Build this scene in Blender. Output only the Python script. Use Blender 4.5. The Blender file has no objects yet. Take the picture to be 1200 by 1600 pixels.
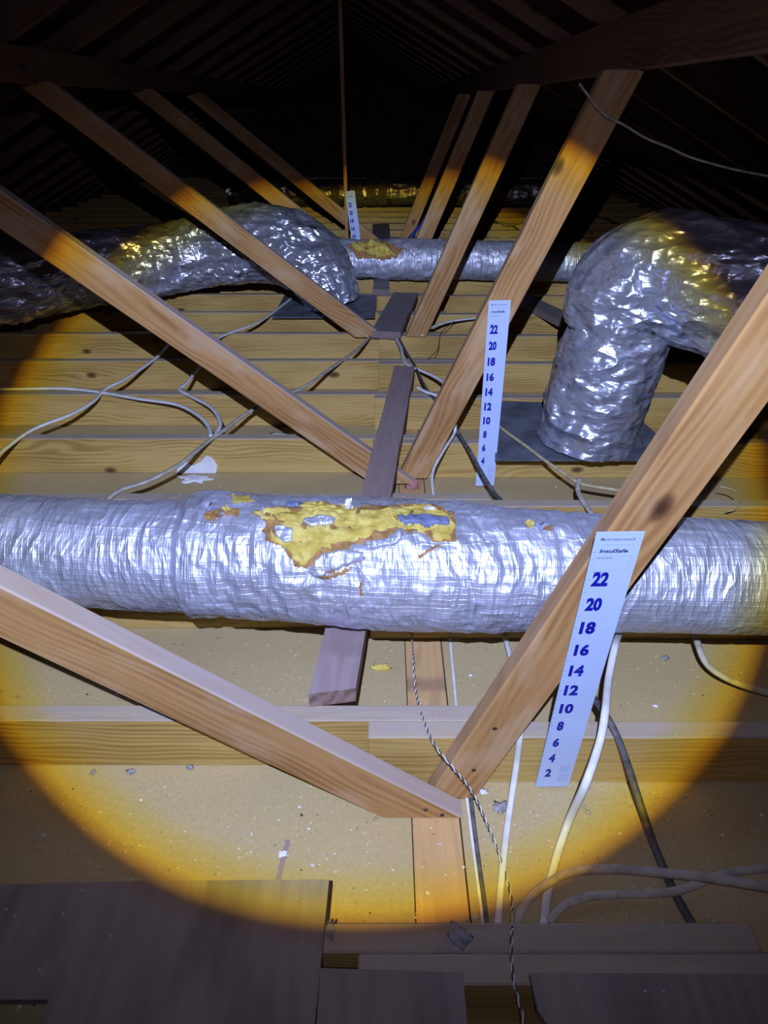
import bpy, bmesh, math, random
import numpy as np
from mathutils import Vector, Matrix

scene = bpy.context.scene
C = scene.collection
random.seed(7)
RNG = np.random.default_rng(7)

# ------------------------------------------------------------------ camera
F = 980.0                                   # focal length in pixels of a 1200x1600 frame
TH = math.atan(634.0 / 980.0)               # pitch below the horizon
H = 1.132                                   # camera height over the drywall
cam_d = bpy.data.cameras.new('camera')
cam_d.sensor_fit = 'VERTICAL'
cam_d.sensor_height = 24.0
cam_d.lens = F / 1600.0 * 24.0
cam_d.clip_start = 0.02
cam_d.clip_end = 100
cam = bpy.data.objects.new('camera', cam_d)
C.objects.link(cam)
cam.location = (0, 0, H)
cam.rotation_euler = (math.pi / 2 - TH, 0, 0)
scene.camera = cam

# ------------------------------------------------------------------ world (a closed attic: next to no daylight)
w = bpy.data.worlds.new('attic_dark')
scene.world = w
w.use_nodes = True
w.node_tree.nodes['Background'].inputs[0].default_value = (0.5, 0.45, 0.5, 1)
w.node_tree.nodes['Background'].inputs[1].default_value = 0.0015

# ------------------------------------------------------------------ hand torch with a focusing lens
LPOS = Vector((-0.03, -0.15, 1.46))           # held above the lens
LDIR = Vector((-0.0049, 0.7992, -0.6007)).normalized()
ld = bpy.data.lights.new('torch', 'SPOT')
ld.energy = 1.0
ld.spot_size = math.radians(150)
ld.spot_blend = 0.4
ld.shadow_soft_size = 0.004
ld.use_nodes = True
lt = ld.node_tree
for n in list(lt.nodes):
    lt.nodes.remove(n)
l_out = lt.nodes.new('ShaderNodeOutputLight')
l_em = lt.nodes.new('ShaderNodeEmission')
l_geo = lt.nodes.new('ShaderNodeNewGeometry')
l_dot = lt.nodes.new('ShaderNodeVectorMath'); l_dot.operation = 'DOT_PRODUCT'
l_dot.inputs[1].default_value = LDIR
l_abs = lt.nodes.new('ShaderNodeMath'); l_abs.operation = 'ABSOLUTE'
l_min = lt.nodes.new('ShaderNodeMath'); l_min.operation = 'MINIMUM'; l_min.inputs[1].default_value = 1.0
l_acos = lt.nodes.new('ShaderNodeMath'); l_acos.operation = 'ARCCOSINE'
l_div = lt.nodes.new('ShaderNodeMath'); l_div.operation = 'DIVIDE'; l_div.inputs[1].default_value = math.radians(57.2)
l_ramp = lt.nodes.new('ShaderNodeValToRGB')
cr = l_ramp.color_ramp
cr.interpolation = 'LINEAR'
stops = [(0.0, (1.0, 1.0, 1.0)), (0.30, (0.98, 0.98, 1.0)), (0.452, (1.0, 0.98, 0.90)), (0.474, (1.05, 0.93, 0.42)),
         (0.496, (1.15, 0.80, 0.09)), (0.507, (0.75, 0.38, 0.04)), (0.516, (0.11, 0.065, 0.045)),
         (0.530, (0.098, 0.084, 0.080)), (0.62, (0.074, 0.062, 0.060)), (0.70, (0.030, 0.024, 0.024)), (0.80, (0.012, 0.009, 0.010)), (1.0, (0.004, 0.003, 0.0034))]
while len(cr.elements) < len(stops):
    cr.elements.new(0.5)
for e, (p, c3) in zip(cr.elements, stops):
    e.position = p
for e, (p, c3) in zip(cr.elements, stops):
    e.position = p
    e.color = (*c3, 1)
l_tint = lt.nodes.new('ShaderNodeVectorMath'); l_tint.operation = 'MULTIPLY'
l_tint.inputs[1].default_value = (0.58, 0.67, 1.0)
l_fall = lt.nodes.new('ShaderNodeLightFalloff'); l_fall.inputs[0].default_value = 118.0
L = lt.links.new
L(l_geo.outputs['Incoming'], l_dot.inputs[0])
L(l_dot.outputs['Value'], l_abs.inputs[0])
L(l_abs.outputs[0], l_min.inputs[0])
L(l_min.outputs[0], l_acos.inputs[0])
L(l_acos.outputs[0], l_div.inputs[0])
L(l_div.outputs[0], l_ramp.inputs[0])
L(l_ramp.outputs[0], l_tint.inputs[0])
L(l_tint.outputs[0], l_em.inputs['Color'])
L(l_fall.outputs['Linear'], l_em.inputs['Strength'])
L(l_em.outputs[0], l_out.inputs[0])
torch = bpy.data.objects.new('torch', ld)
C.objects.link(torch)
torch.location = LPOS
torch.rotation_euler = LDIR.to_track_quat('-Z', 'Y').to_euler()

# ------------------------------------------------------------------ exposure
vs = scene.view_settings
vs.view_transform = 'Standard'
vs.look = 'None'
vs.exposure = 0.0
vs.gamma = 1.0
vs.use_curve_mapping = False

# ------------------------------------------------------------------ survey helpers: a sight line met with a level or a cross plane
_c, _s = math.cos(TH), math.sin(TH)
def ray(px, py):
    a = (px - 600) / F; b = (py - 800) / F
    return Vector((a, _c - b * _s, -_s - b * _c))
def aty(px, py, y):
    r = ray(px, py); return Vector((0, 0, H)) + r * (y / r.y)
def atz(px, py, z):
    r = ray(px, py); return Vector((0, 0, H)) + r * ((z - H) / r.z)
def hitcyl(px, py, cy, cz, r):
    d = ray(px, py); o = Vector((0, 0, H))
    a = d.y ** 2 + d.z ** 2; b = 2 * ((o.y - cy) * d.y + (o.z - cz) * d.z); k = (o.y - cy) ** 2 + (o.z - cz) ** 2 - r * r
    disc = b * b - 4 * a * k
    t = (-b - math.sqrt(max(disc, 0))) / (2 * a)
    p = o + d * t
    return p.x, math.atan2(p.z - cz, p.y - cy)

# ------------------------------------------------------------------ numpy noise
def _hash(i, j, k, seed):
    n = (i * 374761393 + j * 668265263 + k * 2147483647 + seed * 974634777) & 0xFFFFFFFF
    n = ((n ^ (n >> 13)) * 1274126177) & 0xFFFFFFFF
    n = n ^ (n >> 16)
    return (n & 0xFFFF) / 65535.0
def vnoise(x, y, z, seed=0):
    x = np.asarray(x, float); y = np.asarray(y, float) + 0 * x; z = np.asarray(z, float) + 0 * x
    xi = np.floor(x).astype(np.int64); yi = np.floor(y).astype(np.int64); zi = np.floor(z).astype(np.int64)
    fx = x - xi; fy = y - yi; fz = z - zi
    fx = fx * fx * (3 - 2 * fx); fy = fy * fy * (3 - 2 * fy); fz = fz * fz * (3 - 2 * fz)
    r = 0
    for a in (0, 1):
        for b in (0, 1):
            for d in (0, 1):
                r = r + (fx if a else 1 - fx) * (fy if b else 1 - fy) * (fz if d else 1 - fz) * _hash(xi + a, yi + b, zi + d, seed)
    return r * 2 - 1
def fbm(x, y, z, seed=0, o=3):
    r = 0; a = 1
    for i in range(o):
        r = r + a * vnoise(x * 2 ** i, y * 2 ** i, z * 2 ** i, seed + i); a *= 0.5
    return r
def ridged(x, y, z, seed=0):
    return 1 - np.abs(vnoise(x, y, z, seed)) * 2

# ------------------------------------------------------------------ materials
def new_mat(name):
    m = bpy.data.materials.new(name); m.use_nodes = True
    nt = m.node_tree
    return m, nt, nt.nodes['Principled BSDF']
def node(nt, t, **kw):
    n = nt.nodes.new(t)
    for k, v in kw.items():
        setattr(n, k, v)
    return n
def mth(nt, op, a, b=None):
    n = node(nt, 'ShaderNodeMath', operation=op)
    for i, v in enumerate((a, b)):
        if v is None: continue
        if isinstance(v, (int, float)): n.inputs[i].default_value = v
        else: nt.links.new(v, n.inputs[i])
    return n.outputs[0]
def mixc(nt, fac, a, b):
    n = node(nt, 'ShaderNodeMix', data_type='RGBA')
    if isinstance(fac, (int, float)): n.inputs[0].default_value = fac
    else: nt.links.new(fac, n.inputs[0])
    for i, v in ((6, a), (7, b)):
        if isinstance(v, tuple): n.inputs[i].default_value = (*v, 1)
        else: nt.links.new(v, n.inputs[i])
    return n.outputs[2]
def ramp(nt, v, p0, p1, lo=0.0, hi=1.0):
    n = node(nt, 'ShaderNodeMapRange', interpolation_type='SMOOTHSTEP')
    nt.links.new(v, n.inputs[0])
    n.inputs[1].default_value = p0; n.inputs[2].default_value = p1
    n.inputs[3].default_value = lo; n.inputs[4].default_value = hi
    return n.outputs[0]
def noise(nt, vec, scale, detail=3, dim='3D'):
    n = node(nt, 'ShaderNodeTexNoise')
    n.inputs['Scale'].default_value = scale; n.inputs['Detail'].default_value = detail
    nt.links.new(vec, n.inputs['Vector'])
    return n.outputs['Fac']
def vscale(nt, vec, s):
    n = node(nt, 'ShaderNodeVectorMath', operation='MULTIPLY')
    nt.links.new(vec, n.inputs[0]); n.inputs[1].default_value = s
    return n.outputs[0]
def bump(nt, bsdf, h, strength, dist):
    n = node(nt, 'ShaderNodeBump')
    n.inputs['Strength'].default_value = strength; n.inputs['Distance'].default_value = dist
    nt.links.new(h, n.inputs['Height'])
    nt.links.new(n.outputs[0], bsdf.inputs['Normal'])

def wood(name, light, dark, knot, dust, dust_amt, ring=48.0, rough=0.65, stain=None, stain_amt=0.0, grey_streak=0.0, wave_amt=0.26):
    """Sawn timber: length runs along local X; growth rings, fibre streaks, knots, and dust lying on upward faces."""
    m, nt, b = new_mat(name)
    tc = node(nt, 'ShaderNodeTexCoord'); oi = node(nt, 'ShaderNodeObjectInfo')
    off = node(nt, 'ShaderNodeCombineXYZ')
    nt.links.new(mth(nt, 'MULTIPLY', oi.outputs['Random'], 37.0), off.inputs[0])
    nt.links.new(mth(nt, 'MULTIPLY', oi.outputs['Random'], 0.11), off.inputs[1])
    nt.links.new(mth(nt, 'MULTIPLY', oi.outputs['Random'], 0.07), off.inputs[2])
    add = node(nt, 'ShaderNodeVectorMath', operation='ADD')
    nt.links.new(tc.outputs['Object'], add.inputs[0]); nt.links.new(off.outputs[0], add.inputs[1])
    v = add.outputs[0]
    # wandering pith -> cathedral figure
    warp = node(nt, 'ShaderNodeTexNoise'); warp.inputs['Scale'].default_value = 1.0; warp.inputs['Detail'].default_value = 2
    nt.links.new(vscale(nt, v, (1.6, 5, 5)), warp.inputs['Vector'])
    wv = node(nt, 'ShaderNodeVectorMath', operation='MULTIPLY_ADD')
    nt.links.new(warp.outputs['Color'], wv.inputs[0]); wv.inputs[1].default_value = (0, 0.16, 0.16)
    sub = node(nt, 'ShaderNodeVectorMath', operation='ADD')
    nt.links.new(vscale(nt, v, (0.02, 1, 1)), sub.inputs[0]); sub.inputs[1].default_value = (0, -0.10, 0.02)
    nt.links.new(sub.outputs[0], wv.inputs[2])
    wave = node(nt, 'ShaderNodeTexWave', wave_type='RINGS', rings_direction='X')
    wave.inputs['Scale'].default_value = ring * 0.5
    wave.inputs['Distortion'].default_value = 2.5
    wave.inputs['Detail'].default_value = 2
    wave.inputs['Detail Scale'].default_value = 1.5
    nt.links.new(wv.outputs[0], wave.inputs['Vector'])
    fib = noise(nt, vscale(nt, v, (3, 160, 160)), 1.0, 4)
    blot = noise(nt, vscale(nt, v, (2.2, 9, 9)), 1.0, 3)
    patchy = ramp(nt, noise(nt, vscale(nt, v, (3.0, 14, 14)), 1.0, 2), 0.35, 0.65, 0.25, 1.3)
    g = mth(nt, 'ADD', mth(nt, 'MULTIPLY', mth(nt, 'MULTIPLY', wave.outputs['Fac'], patchy), wave_amt), mth(nt, 'MULTIPLY', fib, 0.55))
    g = mth(nt, 'ADD', g, mth(nt, 'MULTIPLY', mth(nt, 'SUBTRACT', blot, 0.5), 0.75))
    col = mixc(nt, ramp(nt, g, 0.12, 0.75), light, dark)
    # knots
    sep = node(nt, 'ShaderNodeSeparateXYZ'); nt.links.new(v, sep.inputs[0])
    k2 = node(nt, 'ShaderNodeCombineXYZ')
    nt.links.new(mth(nt, 'MULTIPLY', sep.outputs[0], 2.6), k2.inputs[0])
    nt.links.new(mth(nt, 'MULTIPLY', sep.outputs[2], 4.5), k2.inputs[1])
    vo = node(nt, 'ShaderNodeTexVoronoi', voronoi_dimensions='2D', feature='F1')
    vo.inputs['Scale'].default_value = 1.0
    nt.links.new(k2.outputs[0], vo.inputs['Vector'])
    kd = mth(nt, 'ADD', vo.outputs['Distance'], mth(nt, 'MULTIPLY', mth(nt, 'SUBTRACT', blot, 0.5), 0.08))
    ksep = node(nt, 'ShaderNodeSeparateColor'); nt.links.new(vo.outputs['Color'], ksep.inputs[0])
    kd = mth(nt, 'ADD', kd, ramp(nt, ksep.outputs[0], 0.40, 0.45))
    col = mixc(nt, ramp(nt, kd, 0.035, 0.085, 0.85, 0.0), col, knot)
    col = mixc(nt, ramp(nt, kd, 0.015, 0.04, 0.6, 0.0), col, tuple(c * 0.35 for c in knot))
    if stain:
        sn = noise(nt, vscale(nt, v, (4, 10, 10)), 1.3, 5)
        col = mixc(nt, ramp(nt, sn, 0.48, 0.66, 0.0, stain_amt), col, stain)
    if grey_streak:
        sn = noise(nt, vscale(nt, v, (1.2, 45, 45)), 1.0, 3)
        col = mixc(nt, ramp(nt, sn, 0.45, 0.65, 0.0, grey_streak), col, dust)
    # dust lying on upward faces
    ge = node(nt, 'ShaderNodeNewGeometry')
    nz = node(nt, 'ShaderNodeSeparateXYZ'); nt.links.new(ge.outputs['Normal'], nz.inputs[0])
    dn = noise(nt, vscale(nt, v, (12, 40, 40)), 1.0, 4)
    df = mth(nt, 'MULTIPLY', ramp(nt, nz.outputs[2], 0.25, 0.6), ramp(nt, dn, 0.2, 0.6, dust_amt * 0.75, dust_amt))
    col = mixc(nt, df, col, dust)
    nt.links.new(col, b.inputs['Base Color'])
    b.inputs['Roughness'].default_value = rough
    b.inputs['Specular IOR Level'].default_value = 0.25
    hb = mth(nt, 'ADD', mth(nt, 'MULTIPLY', wave.outputs['Fac'], 0.5), fib)
    bump(nt, b, hb, 0.35, 0.0012)
    return m

def plain(name, col, rough=0.6, var=0.12, scale=40, metal=0.0, col2=None, spec=0.3, bs=0.0, bd=0.001):
    m, nt, b = new_mat(name)
    tc = node(nt, 'ShaderNodeTexCoord')
    n = noise(nt, tc.outputs['Object'], scale, 4)
    c2 = col2 or tuple(max(0, c * (1 - var * 2)) for c in col)
    nt.links.new(mixc(nt, ramp(nt, n, 0.35, 0.65), col, c2), b.inputs['Base Color'])
    b.inputs['Roughness'].default_value = rough
    b.inputs['Metallic'].default_value = metal
    b.inputs['Specular IOR Level'].default_value = spec
    if bs: bump(nt, b, n, bs, bd)
    return m

def foil(name, col, rough, dirt, dirt_amt, crinkle=0.5, scrim=0.06, scale=18.0, metal=0.9, aniso=(1, 1, 1), deep=0.02, facet=0.0):
    m, nt, b = new_mat(name)
    tc = node(nt, 'ShaderNodeTexCoord'); v = tc.outputs['Object']
    big = noise(nt, v, 6.0, 4); mid = noise(nt, v, scale, 3)
    wn = node(nt, 'ShaderNodeTexNoise'); wn.inputs['Scale'].default_value = scale * 0.4; nt.links.new(v, wn.inputs['Vector'])
    ad = node(nt, 'ShaderNodeVectorMath', operation='MULTIPLY_ADD')
    nt.links.new(wn.outputs['Color'], ad.inputs[0]); ad.inputs[1].default_value = (0.10, 0.10, 0.10)
    nt.links.new(v, ad.inputs[2])
    tv = vscale(nt, ad.outputs[0], aniso)
    h = None
    for f_, a_ in ((1.0, 1.0), (2.3, 0.36), (5.1, 0.09)):
        t_ = mth(nt, 'MULTIPLY', mth(nt, 'ABSOLUTE', mth(nt, 'SUBTRACT', noise(nt, tv, scale * f_, 1), 0.5)), -a_ * 2.4)
        h = t_ if h is None else mth(nt, 'ADD', h, t_)
    if facet:
        for f_, a_ in ((2.6, 0.34), (5.5, 0.15)):
            fv = node(nt, 'ShaderNodeTexVoronoi', feature='F1', distance='CHEBYCHEV')
            fv.inputs['Scale'].default_value = scale * f_
            nt.links.new(tv, fv.inputs['Vector'])
            h = mth(nt, 'ADD', h, mth(nt, 'MULTIPLY', fv.outputs['Distance'], a_ * facet))
    c0 = mixc(nt, ramp(nt, big, 0.52, 0.72, 0.0, dirt_amt), col, dirt)
    nt.links.new(c0, b.inputs['Base Color'])
    b.inputs['Metallic'].default_value = metal
    nt.links.new(ramp(nt, mid, 0.3, 0.7, rough * 0.8, rough * 1.25), b.inputs['Roughness'])
    if scrim:
        sp = node(nt, 'ShaderNodeSeparateXYZ'); nt.links.new(v, sp.inputs[0])
        for i, f in ((0, 520.0), (2, 560.0)):
            sn = mth(nt, 'SINE', mth(nt, 'MULTIPLY', sp.outputs[i], f))
            h = mth(nt, 'ADD', h, mth(nt, 'MULTIPLY', ramp(nt, sn, 0.75, 1.0), scrim))
    bump(nt, b, h, crinkle, deep)
    return m

M = {}
M['joist'] = wood('pine_joist', (0.52, 0.365, 0.13), (0.315, 0.19, 0.05), (0.13, 0.05, 0.02), (0.36, 0.32, 0.31), 0.8)
M['web'] = wood('fir_brace', (0.48, 0.275, 0.115), (0.30, 0.15, 0.055), (0.09, 0.035, 0.018), (0.42, 0.36, 0.36), 0.85, ring=36, stain=(0.52, 0.36, 0.22), stain_amt=0.6)
M['oldboard'] = wood('weathered_board', (0.30, 0.20, 0.18), (0.17, 0.105, 0.095), (0.07, 0.04, 0.035), (0.33, 0.26, 0.28), 0.7, ring=30, grey_streak=0.35, wave_amt=0.7)
M['slate'] = wood('dusty_grey_board', (0.24, 0.19, 0.18), (0.15, 0.11, 0.10), (0.06, 0.04, 0.035), (0.22, 0.20, 0.22), 0.92, ring=60)
M['plate'] = wood('wall_plate', (0.60, 0.36, 0.14), (0.38, 0.20, 0.07), (0.16, 0.06, 0.03), (0.50, 0.36, 0.22), 0.45, ring=40, stain=(0.30, 0.16, 0.11), stain_amt=0.4)
M['ply'] = wood('plywood', (0.36, 0.285, 0.245), (0.20, 0.165, 0.15), (0.08, 0.05, 0.04), (0.26, 0.225, 0.215), 0.55, ring=18, stain=(0.10, 0.08, 0.075), stain_amt=0.75, grey_streak=0.5)
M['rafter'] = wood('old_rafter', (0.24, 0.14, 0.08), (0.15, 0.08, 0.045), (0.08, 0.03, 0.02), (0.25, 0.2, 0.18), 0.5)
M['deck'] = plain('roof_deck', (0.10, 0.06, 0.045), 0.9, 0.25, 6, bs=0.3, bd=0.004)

def drywall():
    m, nt, b = new_mat('drywall_kraft_back')
    tc = node(nt, 'ShaderNodeTexCoord'); v = tc.outputs['Object']
    a = noise(nt, v, 2.2, 5); f = noise(nt, v, 120, 3); s = noise(nt, vscale(nt, v, (1, 1, 1)), 46, 2)
    col = mixc(nt, ramp(nt, a, 0.3, 0.7), (0.46, 0.37, 0.205), (0.40, 0.315, 0.17))
    col = mixc(nt, ramp(nt, f, 0.35, 0.7, 0.0, 0.25), col, (0.30, 0.22, 0.11))
    col = mixc(nt, ramp(nt, s, 0.70, 0.78, 0.0, 0.6), col, (0.20, 0.14, 0.08))
    nt.links.new(col, b.inputs['Base Color'])
    b.inputs['Roughness'].default_value = 0.8; b.inputs['Specular IOR Level'].default_value = 0.2
    bump(nt, b, f, 0.12, 0.001)
    return m
M['drywall'] = drywall()
M['foil'] = foil('foil_scrim', (0.70, 0.735, 0.95), 0.46, (0.55, 0.54, 0.58), 0.5, 0.6, metal=0.66, aniso=(2.2, 0.8, 0.8), scale=11, deep=0.014)
M['foil_far'] = foil('foil_shiny', (0.72, 0.76, 0.98), 0.30, (0.42, 0.42, 0.48), 0.4, 0.9, scrim=0, scale=3.4, metal=0.78, aniso=(0.8, 0.8, 1.7), deep=0.06, facet=1.0)
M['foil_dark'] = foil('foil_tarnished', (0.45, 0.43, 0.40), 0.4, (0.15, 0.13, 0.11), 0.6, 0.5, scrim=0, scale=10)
M['fiber'] = plain('yellow_fibreglass', (0.66, 0.55, 0.16), 0.95, 0.1, 40, col2=(0.50, 0.37, 0.075), spec=0.05, bs=0.8, bd=0.004)
M['kraft'] = plain('kraft_paper', (0.42, 0.23, 0.09), 0.85, 0.2, 60)
M['blue_liner'] = plain('blue_liner', (0.16, 0.19, 0.36), 0.5, 0.15, 40)
M['sheet_metal'] = plain('galvanised_sheet', (0.19, 0.21, 0.27), 0.5, 0.3, 9, metal=0.25, col2=(0.11, 0.12, 0.16))
M['white_cable'] = plain('white_cable_jacket', (0.72, 0.72, 0.76), 0.45, 0.08, 30)
M['grey_cable'] = plain('dusty_cable_jacket', (0.50, 0.46, 0.42), 0.6, 0.15, 40)
M['tan_cable'] = plain('tan_cable_jacket', (0.52, 0.44, 0.28), 0.6, 0.15, 40)
M['black_cable'] = plain('black_cable_jacket', (0.055, 0.055, 0.07), 0.55, 0.2, 50, col2=(0.13, 0.12, 0.13))
M['blue_cable'] = plain('blue_cable_jacket', (0.05, 0.07, 0.42), 0.5, 0.1, 30)
M['ruler'] = plain('ruler_card', (0.49, 0.61, 0.95), 0.45, 0.015, 8, spec=0.3)
M['ink_blue'] = plain('blue_ink', (0.010, 0.012, 0.36), 0.5, 0.05, 20)
M['ink_dark'] = plain('navy_ink', (0.02, 0.02, 0.14), 0.5, 0.05, 20)
M['ink_grey'] = plain('fine_print_ink', (0.36, 0.42, 0.72), 0.6, 0.05, 20)
M['flake'] = plain('paint_flake', (0.70, 0.68, 0.70), 0.8, 0.15, 90)
M['crumb'] = plain('dark_crumbs', (0.10, 0.07, 0.05), 0.9, 0.2, 90)
M['white_lump'] = plain('white_compound', (0.74, 0.74, 0.80), 0.85, 0.06, 25, bs=0.3, bd=0.003)
M['pink'] = plain('pink_fibreglass', (0.45, 0.22, 0.22), 0.95, 0.15, 60, bs=0.6, bd=0.003)
M['nail'] = plain('nail_head', (0.10, 0.09, 0.09), 0.5, 0.2, 50, metal=0.7)
M['grey_smudge'] = plain('grey_mortar', (0.34, 0.33, 0.37), 0.9, 0.2, 60, bs=0.4, bd=0.003)

# ------------------------------------------------------------------ object helpers
def tag(o, label=None, cat=None, group=None, kind=None):
    if label: o['label'] = label
    if cat: o['category'] = cat
    if group: o['group'] = group
    if kind: o['kind'] = kind
    return o
def mesh_from(name, verts, faces, mat=None, smooth=False):
    me = bpy.data.meshes.new(name)
    me.from_pydata([tuple(v) for v in verts], [], faces)
    if mat: me.materials.append(mat)
    if smooth:
        me.polygons.foreach_set('use_smooth', [True] * len(me.polygons))
    me.update()
    return me
def obj(name, me, parent=None, loc=None, rot=None):
    o = bpy.data.objects.new(name, me); C.objects.link(o)
    if parent: o.parent = parent
    if loc is not None: o.location = loc
    if rot is not None: o.rotation_euler = rot
    return o
def thing(name, label, cat, loc=(0, 0, 0), group=None):
    o = bpy.data.objects.new(name, None); C.objects.link(o)
    o.empty_display_size = 0.05
    o.location = loc
    return tag(o, label, cat, group)
def prism_mesh(name, poly, y0, y1, mat, bev=0.0025):
    """polygon in local XZ, extruded along Y, edges eased"""
    bm = bmesh.new()
    f = [bm.verts.new((x, y0, z)) for x, z in poly]
    k = [bm.verts.new((x, y1, z)) for x, z in poly]
    n = len(poly)
    bm.faces.new(f); bm.faces.new(list(reversed(k)))
    for i in range(n):
        bm.faces.new((f[i], k[i], k[(i + 1) % n], f[(i + 1) % n]))
    bmesh.ops.recalc_face_normals(bm, faces=bm.faces)
    if bev:
        bmesh.ops.bevel(bm, geom=list(bm.edges), offset=bev, segments=1, affect='EDGES', clamp_overlap=True)
    me = bpy.data.meshes.new(name); bm.to_mesh(me); bm.free()
    me.materials.append(mat)
    return me
def box_mesh(name, x0, x1, y0, y1, z0, z1, mat, bev=0.0025):
    return prism_mesh(name, [(x0, z0), (x1, z0), (x1, z1), (x0, z1)], y0, y1, mat, bev)
def catmull(pts, n=14):
    P = [Vector(p) for p in pts]
    P = [P[0] * 2 - P[1]] + P + [P[-1] * 2 - P[-2]]
    out = []
    for i in range(1, len(P) - 2):
        a, b, c, d = P[i - 1:i + 3]
        for j in range(n):
            t = j / n
            out.append(0.5 * ((2 * b) + (c - a) * t + (2 * a - 5 * b + 4 * c - d) * t * t + (3 * b - a - 3 * c + d) * t ** 3))
    out.append(P[-2])
    return out
def frames(path):
    T = []
    for i in range(len(path)):
        T.append((path[min(i + 1, len(path) - 1)] - path[max(i - 1, 0)]).normalized())
    up = Vector((0, 0, 1))
    if abs(T[0].dot(up)) > 0.9: up = Vector((0, 1, 0))
    n = (up - T[0] * up.dot(T[0])).normalized()
    out = []
    for i, t in enumerate(T):
        n = (n - t * n.dot(t)).normalized()
        out.append((t, n, t.cross(n)))
    return out
def tube_mesh(name, path, ra, rb, mat, sides=8):
    fr = frames(path); V = []; Fc = []
    for p, (t, n, s) in zip(path, fr):
        for k in range(sides):
            a = 2 * math.pi * k / sides
            V.append(p + n * (ra * math.cos(a)) + s * (rb * math.sin(a)))
    m = len(path)
    for i in range(m - 1):
        for k in range(sides):
            k2 = (k + 1) % sides
            Fc.append((i * sides + k, i * sides + k2, (i + 1) * sides + k2, (i + 1) * sides + k))
    Fc.append(tuple(reversed(range(sides)))); Fc.append(tuple(range((m - 1) * sides, m * sides)))
    return mesh_from(name, V, Fc, mat, True)
def grid_mesh(name, G, mat, closed_v=True, mask=None):
    """G: (nu, nv, 3) array of points"""
    nu, nv = G.shape[:2]
    idx = np.arange(nu * nv).reshape(nu, nv)
    vv = np.arange(nv if closed_v else nv - 1)
    a = idx[:-1][:, vv]; b = idx[:-1][:, (vv + 1) % nv]; c = idx[1:][:, (vv + 1) % nv]; d = idx[1:][:, vv]
    Q = np.stack([a, d, c, b], -1).reshape(-1, 4)
    if mask is not None:
        mf = mask.reshape(-1)
        Q = Q[mf[Q].all(1)]
        used = np.unique(Q); re = -np.ones(nu * nv, int); re[used] = np.arange(len(used))
        P = G.reshape(-1, 3)[used]; Q = re[Q]
    else:
        P = G.reshape(-1, 3)
    me = bpy.data.meshes.new(name)
    me.vertices.add(len(P)); me.vertices.foreach_set('co', P.astype(np.float32).ravel())
    me.loops.add(len(Q) * 4); me.loops.foreach_set('vertex_index', Q.astype(np.int32).ravel())
    me.polygons.add(len(Q))
    me.polygons.foreach_set('loop_start', np.arange(0, len(Q) * 4, 4, dtype=np.int32))
    me.polygons.foreach_set('loop_total', np.full(len(Q), 4, dtype=np.int32))
    me.polygons.foreach_set('use_smooth', np.ones(len(Q), bool))
    me.materials.append(mat); me.update(); me.validate()
    return me
def in_poly(x, y, poly):
    r = np.zeros(x.shape, bool); n = len(poly)
    for i in range(n):
        x0, y0 = poly[i]; x1, y1 = poly[(i + 1) % n]
        cnd = ((y0 > y) != (y1 > y)) & (x < (x1 - x0) * (y - y0) / (y1 - y0 + 1e-12) + x0)
        r ^= cnd
    return r
ORD = ['first', 'second', 'third', 'fourth', 'fifth', 'sixth', 'seventh', 'eighth', 'ninth', 'tenth', 'eleventh', 'twelfth',
       'thirteenth', 'fourteenth', 'fifteenth', 'sixteenth', 'seventeenth', 'eighteenth', 'nineteenth', 'twentieth',
       'twenty-first', 'twenty-second', 'twenty-third', 'twenty-fourth', 'twenty-fifth', 'twenty-sixth', 'twenty-seventh', 'twenty-eighth']

# ------------------------------------------------------------------ setting
SP = 0.4064                                   # joist spacing
JY = lambda n: 0.795 + SP * (n - 1)           # face of the left-hand joist of row n
JH = 0.14                                     # joist depth
Y_END = 12.9
def slab(bm, x0, x1, y0, y1, z0, z1):
    v = [bm.verts.new(p) for p in ((x0, y0, z0), (x1, y0, z0), (x1, y1, z0), (x0, y1, z0), (x0, y0, z1), (x1, y0, z1), (x1, y1, z1), (x0, y1, z1))]
    for f in ((0, 3, 2, 1), (4, 5, 6, 7), (0, 1, 5, 4), (1, 2, 6, 5), (2, 3, 7, 6), (3, 0, 4, 7)): bm.faces.new([v[i] for i in f])
fbm_ = bmesh.new()
slab(fbm_, -4.2, 0.0515, -1.6, Y_END, -0.013, 0.0); slab(fbm_, 0.1450, 3.4, -1.6, Y_END, -0.013, 0.0)
fme = bpy.data.meshes.new('floor'); fbm_.to_mesh(fme); fbm_.free(); fme.materials.append(M['drywall'])
floor = tag(obj('floor', fme), kind='structure')
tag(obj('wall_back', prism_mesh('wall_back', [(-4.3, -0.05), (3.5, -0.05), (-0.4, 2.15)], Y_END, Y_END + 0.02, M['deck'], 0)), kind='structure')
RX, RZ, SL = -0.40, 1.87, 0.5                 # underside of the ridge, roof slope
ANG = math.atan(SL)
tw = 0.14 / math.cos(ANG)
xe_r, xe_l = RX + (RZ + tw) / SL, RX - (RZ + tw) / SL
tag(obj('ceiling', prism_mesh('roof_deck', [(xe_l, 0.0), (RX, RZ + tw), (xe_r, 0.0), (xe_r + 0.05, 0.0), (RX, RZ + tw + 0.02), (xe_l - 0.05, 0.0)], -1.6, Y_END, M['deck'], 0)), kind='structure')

# wall plate under the joists, seen between the rows
pl = obj('wall_plate', box_mesh('wall_plate', -1.6, Y_END - 0.05 - 0.0, -0.0445, 0.0445, -0.04, -0.0005, M['plate'], 0.001), loc=(0.098, 0, 0), rot=(0, 0, math.pi / 2))
tag(pl, 'brown flat wall plate running away between the joists along the drywall', 'plank')

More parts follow.
